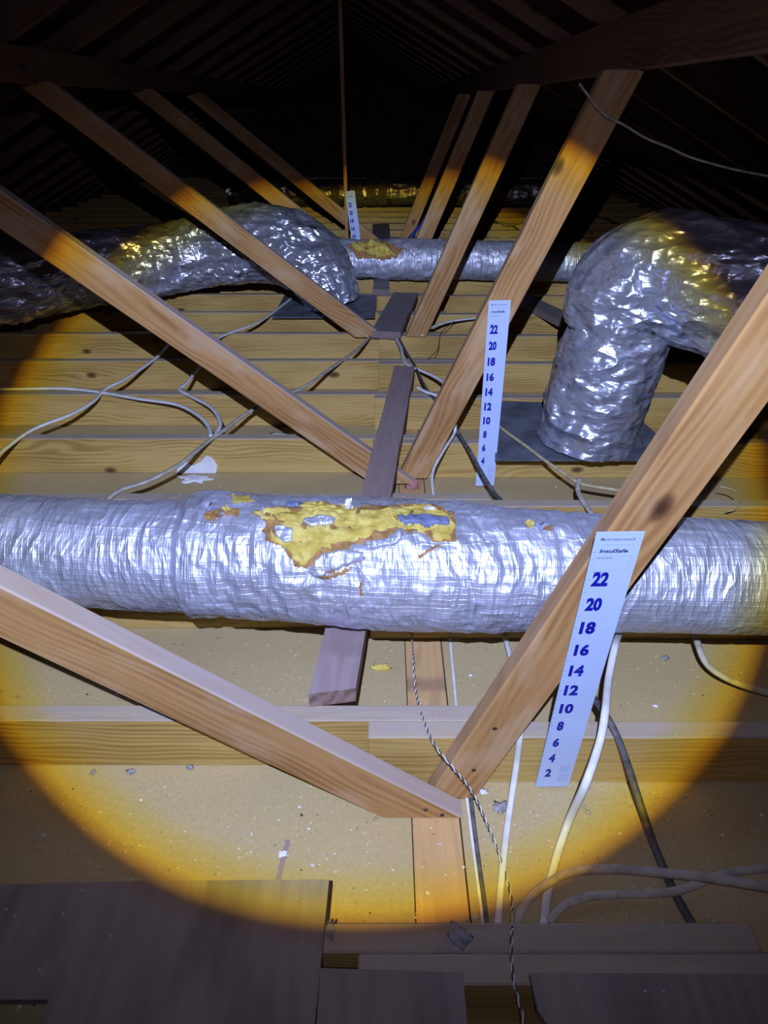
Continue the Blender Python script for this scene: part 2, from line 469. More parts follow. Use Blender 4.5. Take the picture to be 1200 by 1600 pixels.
# ------------------------------------------------------------------ ceiling joists, lapped over the wall plate
jl = box_mesh('joist_long', 0, 4.10, 0, 0.038, 0, JH, M['joist'])
jr = box_mesh('joist_short', 0, 3.15, 0, 0.038, 0, JH, M['joist'])
def jlabel(side, n):
    if n == 0: return '%s ceiling joist at the edge of the plywood, in the dark foreground' % side
    if n == 1: return 'pale pine %s ceiling joist crossing in front of the large foil duct' % side
    if n == 2: return '%s ceiling joist mostly hidden under the large foil duct' % side
    if n <= 14: return '%s pine ceiling joist, %s row behind the large foil duct' % (side, ORD[n - 3])
    return 'dark %s ceiling joist in the far rows of the attic' % side
for n in range(-1, 29):
    grp = 'ceiling joists' if n <= 14 else 'far ceiling joists'
    if n == -1: continue
    jit = random.uniform(-0.006, 0.006) if n > 1 else (0.013 if n == 0 else 0)
    xe = 0.32 + random.uniform(-0.05, 0.05) if n > 0 else 0.53
    o = obj('ceiling_joist', jl, loc=(xe - 4.10, JY(n) + jit, 0.0)); tag(o, jlabel('left', n), 'joist', grp)
    o = obj('ceiling_joist', jr, loc=(-0.033 + random.uniform(-0.008, 0.008), JY(n) - 0.0385 + jit, 0.0)); tag(o, jlabel('right', n), 'joist', grp)

# ------------------------------------------------------------------ braces (struts) from the plate to the purlins
def strut(name, label, p0, p1, width, y0, thick, foot=None, nails=(), mat='web', group=None, top=None):
    """p0,p1: centre line ends in (x,z). foot: z of a level cut at the lower end."""
    a = math.atan2(p1[1] - p0[1], p1[0] - p0[0]); Ln = math.hypot(p1[0] - p0[0], p1[1] - p0[1])
    h = width / 2
    def end(xc, sgn):
        return [(xc, -h), (xc, h)]
    # level cut at the foot: local x where world z equals foot
    def cut(zl, zw):   # local x such that p0z + x sin a + zl cos a = zw
        return (zw - p0[1] - zl * math.cos(a)) / math.sin(a)
    x0a, x0b = (cut(-h, foot), cut(h, foot)) if foot is not None else (0, 0)
    x1a, x1b = (cut(-h, top), cut(h, top)) if top is not None else (Ln, Ln)
    poly = [(x0a, -h), (x1a, -h), (x1b, h), (x0b, h)]
    me = prism_mesh(name, poly, 0, thick, M[mat], 0.003)
    if nails:
        t = thing('diagonal_brace', label, 'brace', (p0[0], y0, p0[1]), group)
        t.rotation_euler = (0, -a, 0)
        obj('timber', me, t)
        for (wx, wz) in nails:
            dx, dz = wx - p0[0], wz - p0[1]
            lx = dx * math.cos(a) + dz * math.sin(a); lz = -dx * math.sin(a) + dz * math.cos(a)
            vs_ = []; N = 10
            for r, yy in ((0.0042, 0.0), (0.0042, -0.0012), (0.0028, -0.002)):
                vs_ += [(lx + r * math.cos(2 * math.pi * k / N), yy, lz + r * math.sin(2 * math.pi * k / N)) for k in range(N)]
            fc = [(i * N + k, i * N + (k + 1) % N, (i + 1) * N + (k + 1) % N, (i + 1) * N + k) for i in range(2) for k in range(N)] + [tuple(range(2 * N, 3 * N))]
            obj('nail', mesh_from('nail', vs_, fc, M['nail'], True), t)
        return t
    o = obj('diagonal_brace', me, loc=(p0[0], y0, p0[1]), rot=(0, -a, 0))
    return tag(o, label, 'brace', group)
def edge_line(pa, pb):  # centre line from two pairs of edge points
    return pa, pb
PURL_L, PURL_R, PZ = -1.46, 0.66, 1.20
def mid(a, b): return ((a[0] + b[0]) / 2, (a[1] + b[1]) / 2)
W1N = [aty(x, y, 0.681) for x, y in ((665, 1265), (691, 1273))]
W1R = [aty(x, y, 0.719) for x, y in ((773, 1138), (740, 1203))]
strut('brace_timber', 'nearest left diagonal brace with dusty top edge, crossing the lower left', (0.076, 0.0), (PURL_L + 0.03, 1.235), 0.098, 0.681, 0.038, foot=-0.0 + 0.001,
      nails=[(v.x, v.z) for v in W1N], group='roof braces', top=1.209)
strut('brace_timber', 'nearest right diagonal brace with the largest measuring ruler against it', (0.1285, 0.0), (0.562, 1.2), 0.086, 0.719, 0.0375, foot=0.001,
      nails=[(v.x, v.z) for v in W1R], group='roof braces', top=1.2)
rows = [(4, 'second'), (7, 'third'), (10, 'fourth'), (13, 'fifth')]
for n, w_ in rows:
    yr = JY(n) - 0.077; yl = yr - 0.039
    if n >= 10: yr = JY(n) + 0.039; yl = yr + 0.039
    ft_l = 0.142 if n >= 7 else 0.02
    if n == 7: yl = JY(n) - 0.07; yr = JY(n) - 0.055
    strut('brace_timber', '%s left diagonal brace from the front, rising to the left' % w_, (-0.045 if n == 4 else -0.06, 0.085 if n == 4 else 0.135), (PURL_L + 0.02, 1.20), 0.096, yl, 0.038, foot=ft_l, group='roof braces', top=1.22)
    strut('brace_timber', '%s right diagonal brace from the front, leaning to the right' % w_, (0.092 if n == 4 else 0.105, 0.0), (0.605, 1.20), 0.096, yr, 0.038, foot=ft_l - 0.001, group='roof braces', top=1.21)

# ------------------------------------------------------------------ roof frame
Lr = (RX - xe_l) / math.cos(ANG)
def rafter_mesh(sgn):
    pts = [(RX + sgn * 0.019, RZ), (RX + sgn * 3.5, RZ - 3.481 * SL), (RX + sgn * 3.5, RZ - 3.481 * SL + tw - 0.003), (RX + sgn * 0.019, RZ + tw - 0.003)]
    # store with length along local X
    a = -sgn * ANG
    ox, oz = RX + sgn * 0.019, RZ
    loc = [((x - ox) * math.cos(a) + (z - oz) * math.sin(a), -(x - ox) * math.sin(a) + (z - oz) * math.cos(a)) for x, z in pts]
    if sgn < 0: loc = loc
    return prism_mesh('rafter', loc, 0, 0.038, M['rafter'], 0.002), a, ox, oz
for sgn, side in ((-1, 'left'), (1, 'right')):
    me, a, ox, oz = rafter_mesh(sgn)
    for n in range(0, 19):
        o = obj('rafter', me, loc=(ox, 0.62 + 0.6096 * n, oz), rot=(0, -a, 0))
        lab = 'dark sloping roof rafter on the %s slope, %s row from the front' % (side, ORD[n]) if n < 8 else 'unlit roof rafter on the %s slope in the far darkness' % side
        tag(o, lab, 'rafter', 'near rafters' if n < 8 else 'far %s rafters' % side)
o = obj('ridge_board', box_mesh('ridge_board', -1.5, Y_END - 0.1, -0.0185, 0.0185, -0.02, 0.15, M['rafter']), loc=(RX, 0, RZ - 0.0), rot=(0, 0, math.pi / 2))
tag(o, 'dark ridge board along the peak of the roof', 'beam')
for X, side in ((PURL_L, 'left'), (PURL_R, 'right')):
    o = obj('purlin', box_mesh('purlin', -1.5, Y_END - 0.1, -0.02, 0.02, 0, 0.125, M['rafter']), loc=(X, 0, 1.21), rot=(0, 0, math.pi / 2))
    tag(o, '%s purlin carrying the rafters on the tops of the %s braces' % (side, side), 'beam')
o = obj('post', box_mesh('post', 0.142, 1.86, -0.02, 0.02, -0.012, 0.012, M['web']), loc=(-0.265, 4.86, 0), rot=(0, -math.pi / 2, 0))
tag(o, 'thin upright post behind the small far ruler, rising into the dark', 'post')

# ------------------------------------------------------------------ loose boards lying across the joists
def board(name, label, cat, a, b, width, z0, th, mat, skew=0.0):
    """a,b: plan centre points of near and far end"""
    d = Vector((b[0] - a[0], b[1] - a[1])); Ln = d.length; ang = math.atan2(d.y, d.x)
    bm = bmesh.new(); N = 24
    rings = []
    rj = [random.uniform(-1, 1) for _ in range(N + 1)]
    for i in range(N + 1):
        x = Ln * i / N; e = 0.002 * rj[i]
        sk = skew if i == 0 else 0
        rings.append([bm.verts.new((x + sk, -width / 2 + e, 0)), bm.verts.new((x - sk, width / 2 + e * 0.6, 0)),
                      bm.verts.new((x - sk, width / 2 + e * 0.6, th)), bm.verts.new((x + sk, -width / 2 + e, th))])
    for i in range(N):
        for k in range(4):
            bm.faces.new((rings[i][k], rings[i][(k + 1) % 4], rings[i + 1][(k + 1) % 4], rings[i + 1][k]))
    bm.faces.new(rings[0]); bm.faces.new(list(reversed(rings[-1])))
    bmesh.ops.recalc_face_normals(bm, faces=bm.faces)
    me = bpy.data.meshes.new(name); bm.to_mesh(me); bm.free(); me.materials.append(M[mat])
    o = obj(name, me, loc=(a[0], a[1], z0), rot=(0, 0, ang))
    return tag(o, label, cat)
n0 = atz(518, 1080, 0.178); f0 = atz(632, 572, 0.178)
board('support_board', 'weathered purple-brown board running under the large foil duct', 'board', (n0.x, n0.y), (f0.x, f0.y), 0.088, 0.141, 0.037, 'oldboard', 0.012)
n0 = atz(600, 518, 0.178); f0 = atz(634, 457, 0.178)
board('support_board', 'short dusty grey board at the feet of the third braces', 'board', (n0.x + 0.01, n0.y), (f0.x, f0.y), 0.15, 0.141, 0.037, 'slate')
n0 = atz(598, 474, 0.178); f0 = atz(598, 380, 0.178)
board('support_board', 'dusty grey board under the middle foil duct, beside the elbow', 'board', (n0.x - 0.01, 4.02), (f0.x - 0.01, 4.75), 0.10, 0.141, 0.037, 'slate')
board('support_board', 'far dark board lying in line beyond the middle duct', 'board', (-0.02, 4.9), (-0.03, 6.6), 0.16, 0.141, 0.037, 'slate')
n0 = atz(835, 455, 0.178)
board('support_board', 'grey board end beneath the middle duct, left of the tall duct', 'board', (1.0, 3.35), (0.78, 3.98), 0.12, 0.141, 0.037, 'slate')

# plywood walk boards in the foreground
def panel(label, poly, z0, th, name='plywood_sheet'):
    xs = [p[0] for p in poly]
    # grain along depth: store with local X along world Y
    me = bpy.data.meshes.new(name)
    bm = bmesh.new()
    lo = [bm.verts.new((y, -x, 0)) for x, y in poly]; hi = [bm.verts.new((y, -x, th)) for x, y in poly]
    n = len(poly)
    bm.faces.new(lo); bm.faces.new(hi)
    for i in range(n): bm.faces.new((lo[i], lo[(i + 1) % n], hi[(i + 1) % n], hi[i]))
    bmesh.ops.recalc_face_normals(bm, faces=bm.faces)
    bmesh.ops.triangulate(bm, faces=[f for f in bm.faces if len(f.verts) > 4])
    bm.to_mesh(me); bm.free(); me.materials.append(M['ply'])
    o = obj(name, me, loc=(0, 0, z0), rot=(0, 0, math.pi / 2))
    return tag(o, label, 'plywood')
def q(px, py, z): v = atz(px, py, z); return (v.x, v.y)
pn = q(76, 1562, 0.156)
pa, pb, pc = q(0, 1382, 0.156), q(240, 1376, 0.156), q(514, 1374, 0.156)
panel('large dark plywood sheet in the lower left foreground', [(pn[0] - 0.01, -0.6), (-0.092, -0.6), (-0.088, 0.30), pc, pb, pa, (-1.6, 0.48), (-1.6, pn[1]), pn], 0.141, 0.015)
panel('small plywood offcut between the large sheet and the hole', [(-0.086, -0.6), (0.108, -0.6), (0.106, 0.20), (0.106, 0.372), (-0.086, 0.378)], 0.141, 0.011)
panel('plywood sheet with a notched corner in the lower right foreground', [(0.212, -0.6), (1.5, -0.6), (1.5, 0.366), (0.196, 0.372), (0.199, 0.33), (0.216, 0.30), (0.208, 0.26), (0.22, 0.2)], 0.141, 0.011)

# ------------------------------------------------------------------ measuring rulers
IN = 0.0254
RW, RH = 0.0645, 25.4 * IN
TEXTS = []
def text_mesh(body, x0, zc, wd, ht, mat, name, bold=0.0, y=-0.0009, shear=0.0):
    """flat lettering scaled to fill wd x ht, lower left at x0, centred on zc"""
    cu = bpy.data.curves.new(name, 'FONT'); cu.body = body; cu.size = 1.0; cu.offset = bold; cu.shear = shear
    cu.resolution_u = 3
    to = bpy.data.objects.new(name, cu); C.objects.link(to)
    bpy.context.view_layer.update()
    me = bpy.data.meshes.new_from_object(to.evaluated_get(bpy.context.evaluated_depsgraph_get()))
    bpy.data.objects.remove(to); bpy.data.curves.remove(cu)
    co = np.empty(len(me.vertices) * 3); me.vertices.foreach_get('co', co); co = co.reshape(-1, 3)
    mn, mx = co.min(0), co.max(0)
    sx = wd / (mx[0] - mn[0]); sz = ht / (mx[1] - mn[1])
    out = np.stack([x0 + (co[:, 0] - mn[0]) * sx, np.full(len(co), y), zc + (co[:, 1] - (mn[1] + mx[1]) / 2) * sz], 1)
    me.vertices.foreach_set('co', out.ravel()); me.materials.clear(); me.materials.append(mat); me.update()
    me.name = name
    return me
def quads(name, rects, mat, y=-0.0009):
    V = []; Fc = []
    for x0, x1, z0, z1 in rects:
        k = len(V); V += [(x0, y, z0), (x1, y, z0), (x1, y, z1), (x0, y, z1)]; Fc.append((k, k + 1, k + 2, k + 3))
    return mesh_from(name, V, Fc, mat)
ruler_parts = [('card', box_mesh('card', 0, RW, -0.0008, 0.0008, 0, RH, M['ruler'], 0))]
for k in range(2, 23, 2):
    t = str(k); wd = 0.0235 if k >= 10 else 0.0115
    ruler_parts.append(('numeral', text_mesh(t, RW * (0.15 if k >= 10 else 0.20), k * IN, wd, 0.0280, M['ink_blue'], 'numeral', 0.055)))
tk = []
for i in range(1, 49):
    z = i * 0.5 * IN; ln = 0.0048 if i % 4 == 0 else (0.0040 if i % 2 == 0 else 0.0022)
    if z < 24.2 * IN: tk.append((0.0012, 0.0012 + ln, z - 0.00025, z + 0.00025))
ruler_parts.append(('scale_ticks', quads('scale_ticks', tk, M['ink_dark'])))
top = RH
ruler_parts.append(('emblem', quads('emblem', [(RW * 0.13, RW * 0.20, top - 0.0145, top - 0.0102)], M['ink_dark'])))
ruler_parts.append(('emblem_letter', text_mesh('c', RW * 0.148, top - 0.0124, 0.0020, 0.0024, M['ruler'], 'emblem_letter', 0.02, -0.0011)))
ruler_parts.append(('brand_lettering', text_mesh('certainteed', RW * 0.22, top - 0.0122, RW * 0.62, 0.0048, M['ink_dark'], 'brand_lettering', 0.0)))
ruler_parts.append(('rule_line', quads('rule_line', [(RW * 0.17, RW * 0.83, top - 0.0225, top - 0.0219)], M['ink_grey'])))
ruler_parts.append(('product_lettering', text_mesh('InsulSafe', RW * 0.16, top - 0.0330, RW * 0.60, 0.0068, M['ink_dark'], 'product_lettering', 0.03, shear=0.15)))
bx0, bx1, bz0, bz1, bt = RW * 0.10, RW * 0.87, top - 0.0690, top - 0.0425, 0.0005
ruler_parts.append(('box_outline', quads('box_outline', [(bx0, bx1, bz1 - bt, bz1), (bx0, bx1, bz0, bz0 + bt), (bx0, bx0 + bt, bz0, bz1), (bx1 - bt, bx1, bz0, bz1)], M['ink_grey'])))
ruler_parts.append(('box_caption', text_mesh('INSTALLED BY', RW * 0.14, top - 0.0462, RW * 0.34, 0.0022, M['ink_dark'], 'box_caption', 0.02)))
ruler_parts.append(('inches_caption', text_mesh('INCHES', RW * 0.14, top - 0.0725, RW * 0.18, 0.0020, M['ink_dark'], 'inches_caption', 0.04)))
fp = []
for i in range(8): fp.append((RW * 0.60, RW * (0.60 + 0.34 * random.uniform(0.72, 1.0)), 3.0 * IN - i * 0.0031, 3.0 * IN - i * 0.0031 + 0.0011))
for i in range(10): fp.append((RW * 0.60, RW * (0.60 + 0.34 * random.uniform(0.72, 1.0)), 1.85 * IN - i * 0.0031, 1.85 * IN - i * 0.0031 + 0.0011))
fp.append((RW * 0.76, RW * 0.92, 0.2 * IN, 0.2 * IN + 0.0012))
ruler_parts.append(('fine_print', quads('fine_print', fp, M['ink_grey'])))
def place_ruler(label, base, top_p):
    t = thing('insulation_ruler', label, 'ruler', base, 'insulation depth rulers')
    d = (Vector(top_p) - Vector(base)).normalized()
    xax = Vector((1, 0, 0)); xax = (xax - d * xax.dot(d)).normalized(); yax = d.cross(xax)
    t.rotation_euler = Matrix((xax, yax, d)).transposed().to_euler()
    for nm, me in ruler_parts:
        o = obj(nm, me, t)
        if nm == 'fine_print': o['kind'] = 'stuff'
    return t
b1 = aty(836, 1229, 0.742); t1 = aty(937, 811, 0.690)
place_ruler('largest white insulation depth ruler, leaning on the nearest right brace', (b1.x, b1.y, max(b1.z, 0.001)), t1)
b2 = aty(743, 759, 1.905); t2 = aty(763, 482, 1.880)
place_ruler('middle white insulation depth ruler on the second right brace, beside the tall duct', (b2.x, b2.y, max(b2.z, 0.001)), t2)
t3 = aty(539.5, 300, 4.80); b3 = t3 + Vector((0.07, 0.02, -0.64))
place_ruler('smallest and farthest white depth ruler, behind the middle duct', (b3.x, b3.y, max(b3.z, 0.0)), t3)

# ------------------------------------------------------------------ foil ducts
def duct_x(name, x0, x1, nu, nv, cyf, czf, rf, disp, mat):
    xs = np.linspace(x0, x1, nu); ph = np.linspace(0, 2 * np.pi, nv, endpoint=False)
    X, P = np.meshgrid(xs, ph, indexing='ij')
    cy, cz, r = cyf(X), czf(X), rf(X)
    r = r + disp(X, np.cos(P), np.sin(P))
    return grid_mesh(name, np.stack([X, cy + r * np.cos(P), cz + r * np.sin(P)], -1), mat)
# --- large front duct
cy1 = lambda X: np.interp(X, [-1.6, -0.8, 0, 0.8, 1.7], [1.19, 1.125, 1.055, 1.022, 1.0])
cz1 = lambda X: np.interp(X, [-1.6, -0.8, -0.42, -0.38, 0, 0.3, 0.8, 1.7], [0.314, 0.306, 0.313, 0.321, 0.321, 0.314, 0.305, 0.305])
def r1(X):
    return np.interp(X, [-1.6, -0.9, -0.420, -0.408, -0.2, 0.1, 0.22, 0.27, 0.5, 0.8, 1.7], [0.118, 0.117, 0.119, 0.1315, 0.133, 0.134, 0.131, 0.126, 0.119, 0.117, 0.12])
def d1(X, a, b):
    d = 0.0030 * fbm(X * 5, a * 1.5, b * 1.5, 3, 2)
    amp = np.interp(X, [-1.6, -0.45, -0.40, 0.30, 0.5, 1.7], [0.5, 0.6, 1.4, 1.5, 0.7, 0.5])
    d = d + amp * 0.0028 * ridged(X * 26, a * 2.2, b * 2.2, 11) * (vnoise(X * 7, a * 2, b * 2, 5) * 0.5 + 0.6)
    d = d + amp * 0.0016 * ridged(X * 48 + 3 * b, a * 5, b * 5, 21)
    d = d + 0.0010 * amp * ridged(X * 18, a * 14, b * 14, 31)
    return d
dt = thing('foil_duct', 'largest foil-wrapped duct crossing the whole view, torn on top', 'duct', (0, 1.055, 0.182))
def child(o, t):
    o.parent = t; o.matrix_parent_inverse = Matrix.Translation(-Vector(t.location)); return o
child(obj('foil_jacket', duct_x('foil_jacket', -1.6, 1.7, 900, 180, cy1, cz1, r1, d1, M['foil'])), dt)
def patch(name, px_poly, mat, lift, rough_amp, seed, duct=(cy1, cz1, r1, d1), edge=0.006, cyc=1.055, czc=0.316, rc=0.134, st=(0.0022, 0.016), z8=True):
    pts = []
    for x, y in px_poly:
        if z8: x, y = 250 + x / 2.182, 760 + y / 2.182
        xx, ph = hitcyl(x, y, cyc, czc, rc); pts.append((xx, ph))
    xs = np.arange(min(p[0] for p in pts) - 0.02, max(p[0] for p in pts) + 0.02, st[0])
    ps = np.arange(min(p[1] for p in pts) - 0.12, max(p[1] for p in pts) + 0.12, st[1])
    X, P = np.meshgrid(xs, ps, indexing='ij')
    jx = edge * fbm(X * 60, P * 9, 0 * X, seed, 3); jp = edge * 8 * fbm(X * 60, P * 9, 0 * X + 7, seed + 9, 3)
    mask = in_poly(X + jx, P + jp, pts)
    # height falls to the jacket at the outline
    inner = mask.astype(float)
    for _ in range(4):
        inner = (inner + np.roll(inner, 1, 0) + np.roll(inner, -1, 0) + np.roll(inner, 1, 1) + np.roll(inner, -1, 1)) / 5
    cyf, czf, rf, df = duct
    n = fbm(X * 45, P * 6, 0 * X, seed + 3, 4)
    r = rf(X) + df(X, np.cos(P), np.sin(P)) + lift * np.clip(inner * 1.6 - 0.5, 0.1, 1) + rough_amp * n * inner
    G = np.stack([X, cyf(X) + r * np.cos(P), czf(X) + r * np.sin(P)], -1)
    return grid_mesh(name, G, mat, closed_v=False, mask=mask)
yel = [(300, 122), (380, 105), (420, 95), (470, 78), (560, 76), (640, 78), (700, 90), (760, 82), (830, 70), (920, 72), (985, 92), (1005, 140), (995, 182), (930, 190), (915, 155), (820, 150), (700, 190), (640, 215), (590, 225), (540, 250), (492, 300), (462, 292), (425, 235), (368, 218), (362, 170), (420, 155), (340, 142)]
krf = [(296, 126), (400, 97), (470, 75), (640, 75), (760, 79), (830, 67), (930, 69), (1000, 90), (1018, 145), (1000, 188), (925, 195), (905, 165), (840, 165), (800, 180), (700, 203), (640, 230), (560, 258), (505, 305), (488, 308), (455, 298), (420, 240), (358, 222), (354, 165), (330, 142)]
child(obj('torn_kraft_backing', patch('torn_kraft_backing', krf, M['kraft'], 0.0022, 0.0008, 41)), dt)
child(obj('exposed_fibreglass', patch('exposed_fibreglass', yel, M['fiber'], 0.005, 0.0042, 51)), dt)
for pl_, sd, mt in (([(540, 250), (620, 228), (700, 235), (690, 265), (600, 300), (530, 332), (505, 305)], 61, 'foil'),
                ([(700, 200), (760, 185), (830, 150), (830, 195), (780, 215), (700, 235)], 62, 'foil'),
                ([(385, 165), (455, 165), (455, 205), (430, 228), (392, 205)], 63, 'foil'),
                ([(485, 140), (540, 128), (600, 132), (590, 150), (520, 168), (480, 155)], 64, 'foil'),
                ([(790, 115), (850, 108), (985, 118), (990, 138), (900, 148), (830, 140)], 65, 'blue_liner'),
                ([(420, 88), (480, 80), (470, 98), (420, 104)], 66, 'blue_liner')):
    child(obj('torn_foil_scrap', patch('torn_foil_scrap', pl_, M[mt], 0.0125, 0.002, sd, edge=0.003)), dt)
for pl_, sd, mt in (([(140, 118), (200, 112), (195, 135), (160, 160), (140, 145)], 67, 'kraft'), ([(205, 110), (268, 108), (262, 138), (210, 138)], 68, 'kraft'),
                    ([(225, 58), (300, 60), (318, 84), (240, 92)], 69, 'fiber'), ([(570, 282), (600, 278), (598, 306), (572, 308)], 70, 'kraft'),
                    ([(678, 335), (694, 335), (696, 385), (682, 390)], 71, 'kraft'), ([(515, 334), (545, 328), (620, 300), (690, 256), (702, 250), (700, 264), (630, 310), (555, 340)], 72, 'kraft'), ([(880, 235), (935, 205), (970, 200), (972, 212), (930, 222), (890, 250)], 73, 'kraft')):
    child(obj('torn_edge', patch('torn_edge', pl_, M[mt], 0.003, 0.002, sd, edge=0.004)), dt)
# loose foil flap hanging at the underside and curled shreds along the tear
def shred(name, p, size, seed, mat, tilt):
    n = 9; u = np.linspace(-1, 1, n); U, V_ = np.meshgrid(u, u, indexing='ij')
    x = U * size[0] * (1 + 0.25 * vnoise(U * 2, V_ * 2, 0 * U, seed)); z = V_ * size[1] * (1 + 0.3 * vnoise(U * 3, V_ * 3, 0 * U + 3, seed + 1))
    y = 0.35 * max(size) * vnoise(U * 1.5, V_ * 1.5, 0 * U + 9, seed + 2)
    G = np.stack([x, y, z], -1)
    me = grid_mesh(name, G, M[mat], closed_v=False)
    o = obj(name, me); o.rotation_euler = tilt; o.location = p
    return o
fl = shred('foil_flap', aty(563, 973, 0.965) , (0.018, 0.016), 5, 'foil', (0.25, 0.1, 0.1)); child(fl, dt)
sh = [(320, 800), (335, 815), (350, 805), (545, 790), (600, 792), (618, 805), (672, 792), (690, 793), (828, 803), (846, 800), (855, 808), (500, 795), (408, 802), (560, 800), (640, 800)]
for i, (x, y) in enumerate(sh):
    X, ph = hitcyl(x, y + 8, 1.055, 0.316, 0.137)
    rr = float(r1(X)) + 0.010
    p = (X, float(cy1(X)) + rr * math.cos(ph), float(cz1(X)) + rr * math.sin(ph))
    child(shred('loose_shred', p, (random.uniform(0.006, 0.012), random.uniform(0.006, 0.011)), 80 + i, ['foil', 'kraft', 'fiber'][i % 3], (random.uniform(-1, 1), random.uniform(-1, 1), random.uniform(-1, 1))), dt)

# --- middle duct
cy2 = lambda X: np.interp(X, [-0.5, 1.8], [4.30, 4.24]); cz2 = lambda X: np.interp(X, [-0.5, 0.5, 1.8], [0.305, 0.30, 0.285])
r2 = lambda X: 0.118 + 0.006 * np.sin(X * 9) * (X < 0.3)
def d2(X, a, b):
    return 0.004 * ridged(X * 14, a * 2.5, b * 2.5, 71) * np.where(X < 0.4, 1.5, 0.3) + 0.0025 * fbm(X * 20, a * 4, b * 4, 75, 2) + 0.0012 * np.sin(X * 160)
d2t = thing('foil_duct', 'middle foil duct running behind the braces with a torn yellow patch', 'duct', (0.5, 4.28, 0.18))
child(obj('foil_jacket', duct_x('foil_jacket', -0.75, 1.9, 420, 90, cy2, cz2, r2, d2, M['foil'])), d2t)
child(obj('exposed_fibreglass', patch('exposed_fibreglass', [(548, 382), (565, 378), (590, 378), (612, 390), (622, 398), (605, 402), (590, 402), (572, 396), (556, 394)], M['fiber'], 0.02, 0.02, 91, (cy2, cz2, r2, d2), 0.008, 4.29, 0.302, 0.12, (0.006, 0.03), False)), d2t)
child(obj('torn_kraft_backing', patch('torn_kraft_backing', [(540, 384), (565, 376), (600, 376), (632, 392), (620, 404), (590, 408), (556, 402)], M['kraft'], 0.008, 0.006, 92, (cy2, cz2, r2, d2), 0.01, 4.29, 0.302, 0.12, (0.006, 0.03), False)), d2t)
# --- farthest duct with black bands
cy5 = lambda X: 7.9 + 0 * X; cz5 = lambda X: 0.32 + 0.012 * np.sin(X * 3)
r5 = lambda X: 0.135 + 0 * X
d5 = lambda X, a, b: 0.008 * ridged(X * 6, a * 2, b * 2, 101) + 0.003 * np.sin(X * 60)
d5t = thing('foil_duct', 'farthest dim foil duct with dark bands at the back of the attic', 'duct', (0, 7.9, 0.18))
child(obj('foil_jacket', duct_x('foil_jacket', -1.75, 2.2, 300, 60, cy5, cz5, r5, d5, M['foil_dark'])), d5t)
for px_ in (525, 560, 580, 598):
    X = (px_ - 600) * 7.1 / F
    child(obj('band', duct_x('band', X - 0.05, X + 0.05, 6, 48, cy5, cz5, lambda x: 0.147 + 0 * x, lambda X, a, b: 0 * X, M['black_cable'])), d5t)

# --- swept ducts with elbows
def sweep_duct(name, pts, radii, mat, nv, disp, n=40):
    path = catmull(pts, n); fr = frames(path)
    m = len(path); ss = np.linspace(0, len(pts) - 1, m)
    rr = np.interp(ss, np.arange(len(pts)), radii)
    S = np.concatenate([[0], np.cumsum([(path[i + 1] - path[i]).length for i in range(m - 1)])])
    ph = np.linspace(0, 2 * np.pi, nv, endpoint=False)
    Pm = np.array([tuple(p) for p in path]); Nn = np.array([tuple(f[1]) for f in fr]); Bn = np.array([tuple(f[2]) for f in fr])
    SS, PH = np.meshgrid(S, ph, indexing='ij')
    R_ = rr[:, None] + disp(SS, np.cos(PH), np.sin(PH))
    G = Pm[:, None] + Nn[:, None] * (R_ * np.cos(PH))[..., None] + Bn[:, None] * (R_ * np.sin(PH))[..., None]
    return grid_mesh(name, G, mat)
def crink(seed, amp):
    def f(S, a, b):
        w = 0.5 + 0.6 * vnoise(S * 4, a * 1.5, b * 1.5, seed + 1)
        return amp * (0.010 * ridged(S * 13 + 1.5 * a, a * 1.8, b * 1.8, seed) * w + 0.006 * ridged(S * 9, a * 3.6, b * 3.6, seed + 2)
                      + 0.004 * ridged(S * 30, a * 6, b * 6, seed + 3) + 0.010 * fbm(S * 3, a, b, seed + 4, 2))
    return f
t3d = thing('foil_duct', 'left crinkled foil duct bending down into a floor boot', 'duct', (-0.32, 3.78, 0.145))
child(obj('foil_jacket', sweep_duct('foil_jacket', [(-0.30, 3.76, 0.146), (-0.335, 3.78, 0.26), (-0.43, 3.82, 0.39), (-0.62, 3.86, 0.465), (-0.88, 3.88, 0.455), (-1.15, 3.84, 0.41), (-1.45, 3.62, 0.395), (-1.85, 3.22, 0.41), (-2.5, 2.7, 0.43)],
      [0.150, 0.165, 0.185, 0.195, 0.188, 0.180, 0.178, 0.185, 0.19], M['foil_far'], 160, crink(201, 1.25))), t3d)
t4d = thing('foil_duct', 'right tall foil duct standing in a metal boot, elbowing toward the right', 'duct', (0.704, 1.97, 0.145))
child(obj('foil_jacket', sweep_duct('foil_jacket', [(0.70, 1.97, 0.146), (0.712, 1.98, 0.30), (0.735, 1.99, 0.44), (0.76, 1.99, 0.575)],
      [0.150, 0.156, 0.162, 0.150], M['foil_far'], 160, crink(221, 0.9), 70)), t4d)
child(obj('elbow_jacket', sweep_duct('elbow_jacket', [(0.742, 2.00, 0.53), (0.757, 2.00, 0.645), (0.835, 1.96, 0.700), (0.97, 1.82, 0.688), (1.12, 1.66, 0.655), (1.36, 1.43, 0.625), (1.55, 1.30, 0.615)],
      [0.146, 0.170, 0.175, 0.170, 0.170, 0.17, 0.17], M['foil_far'], 160, crink(241, 0.95), 50)), t4d)
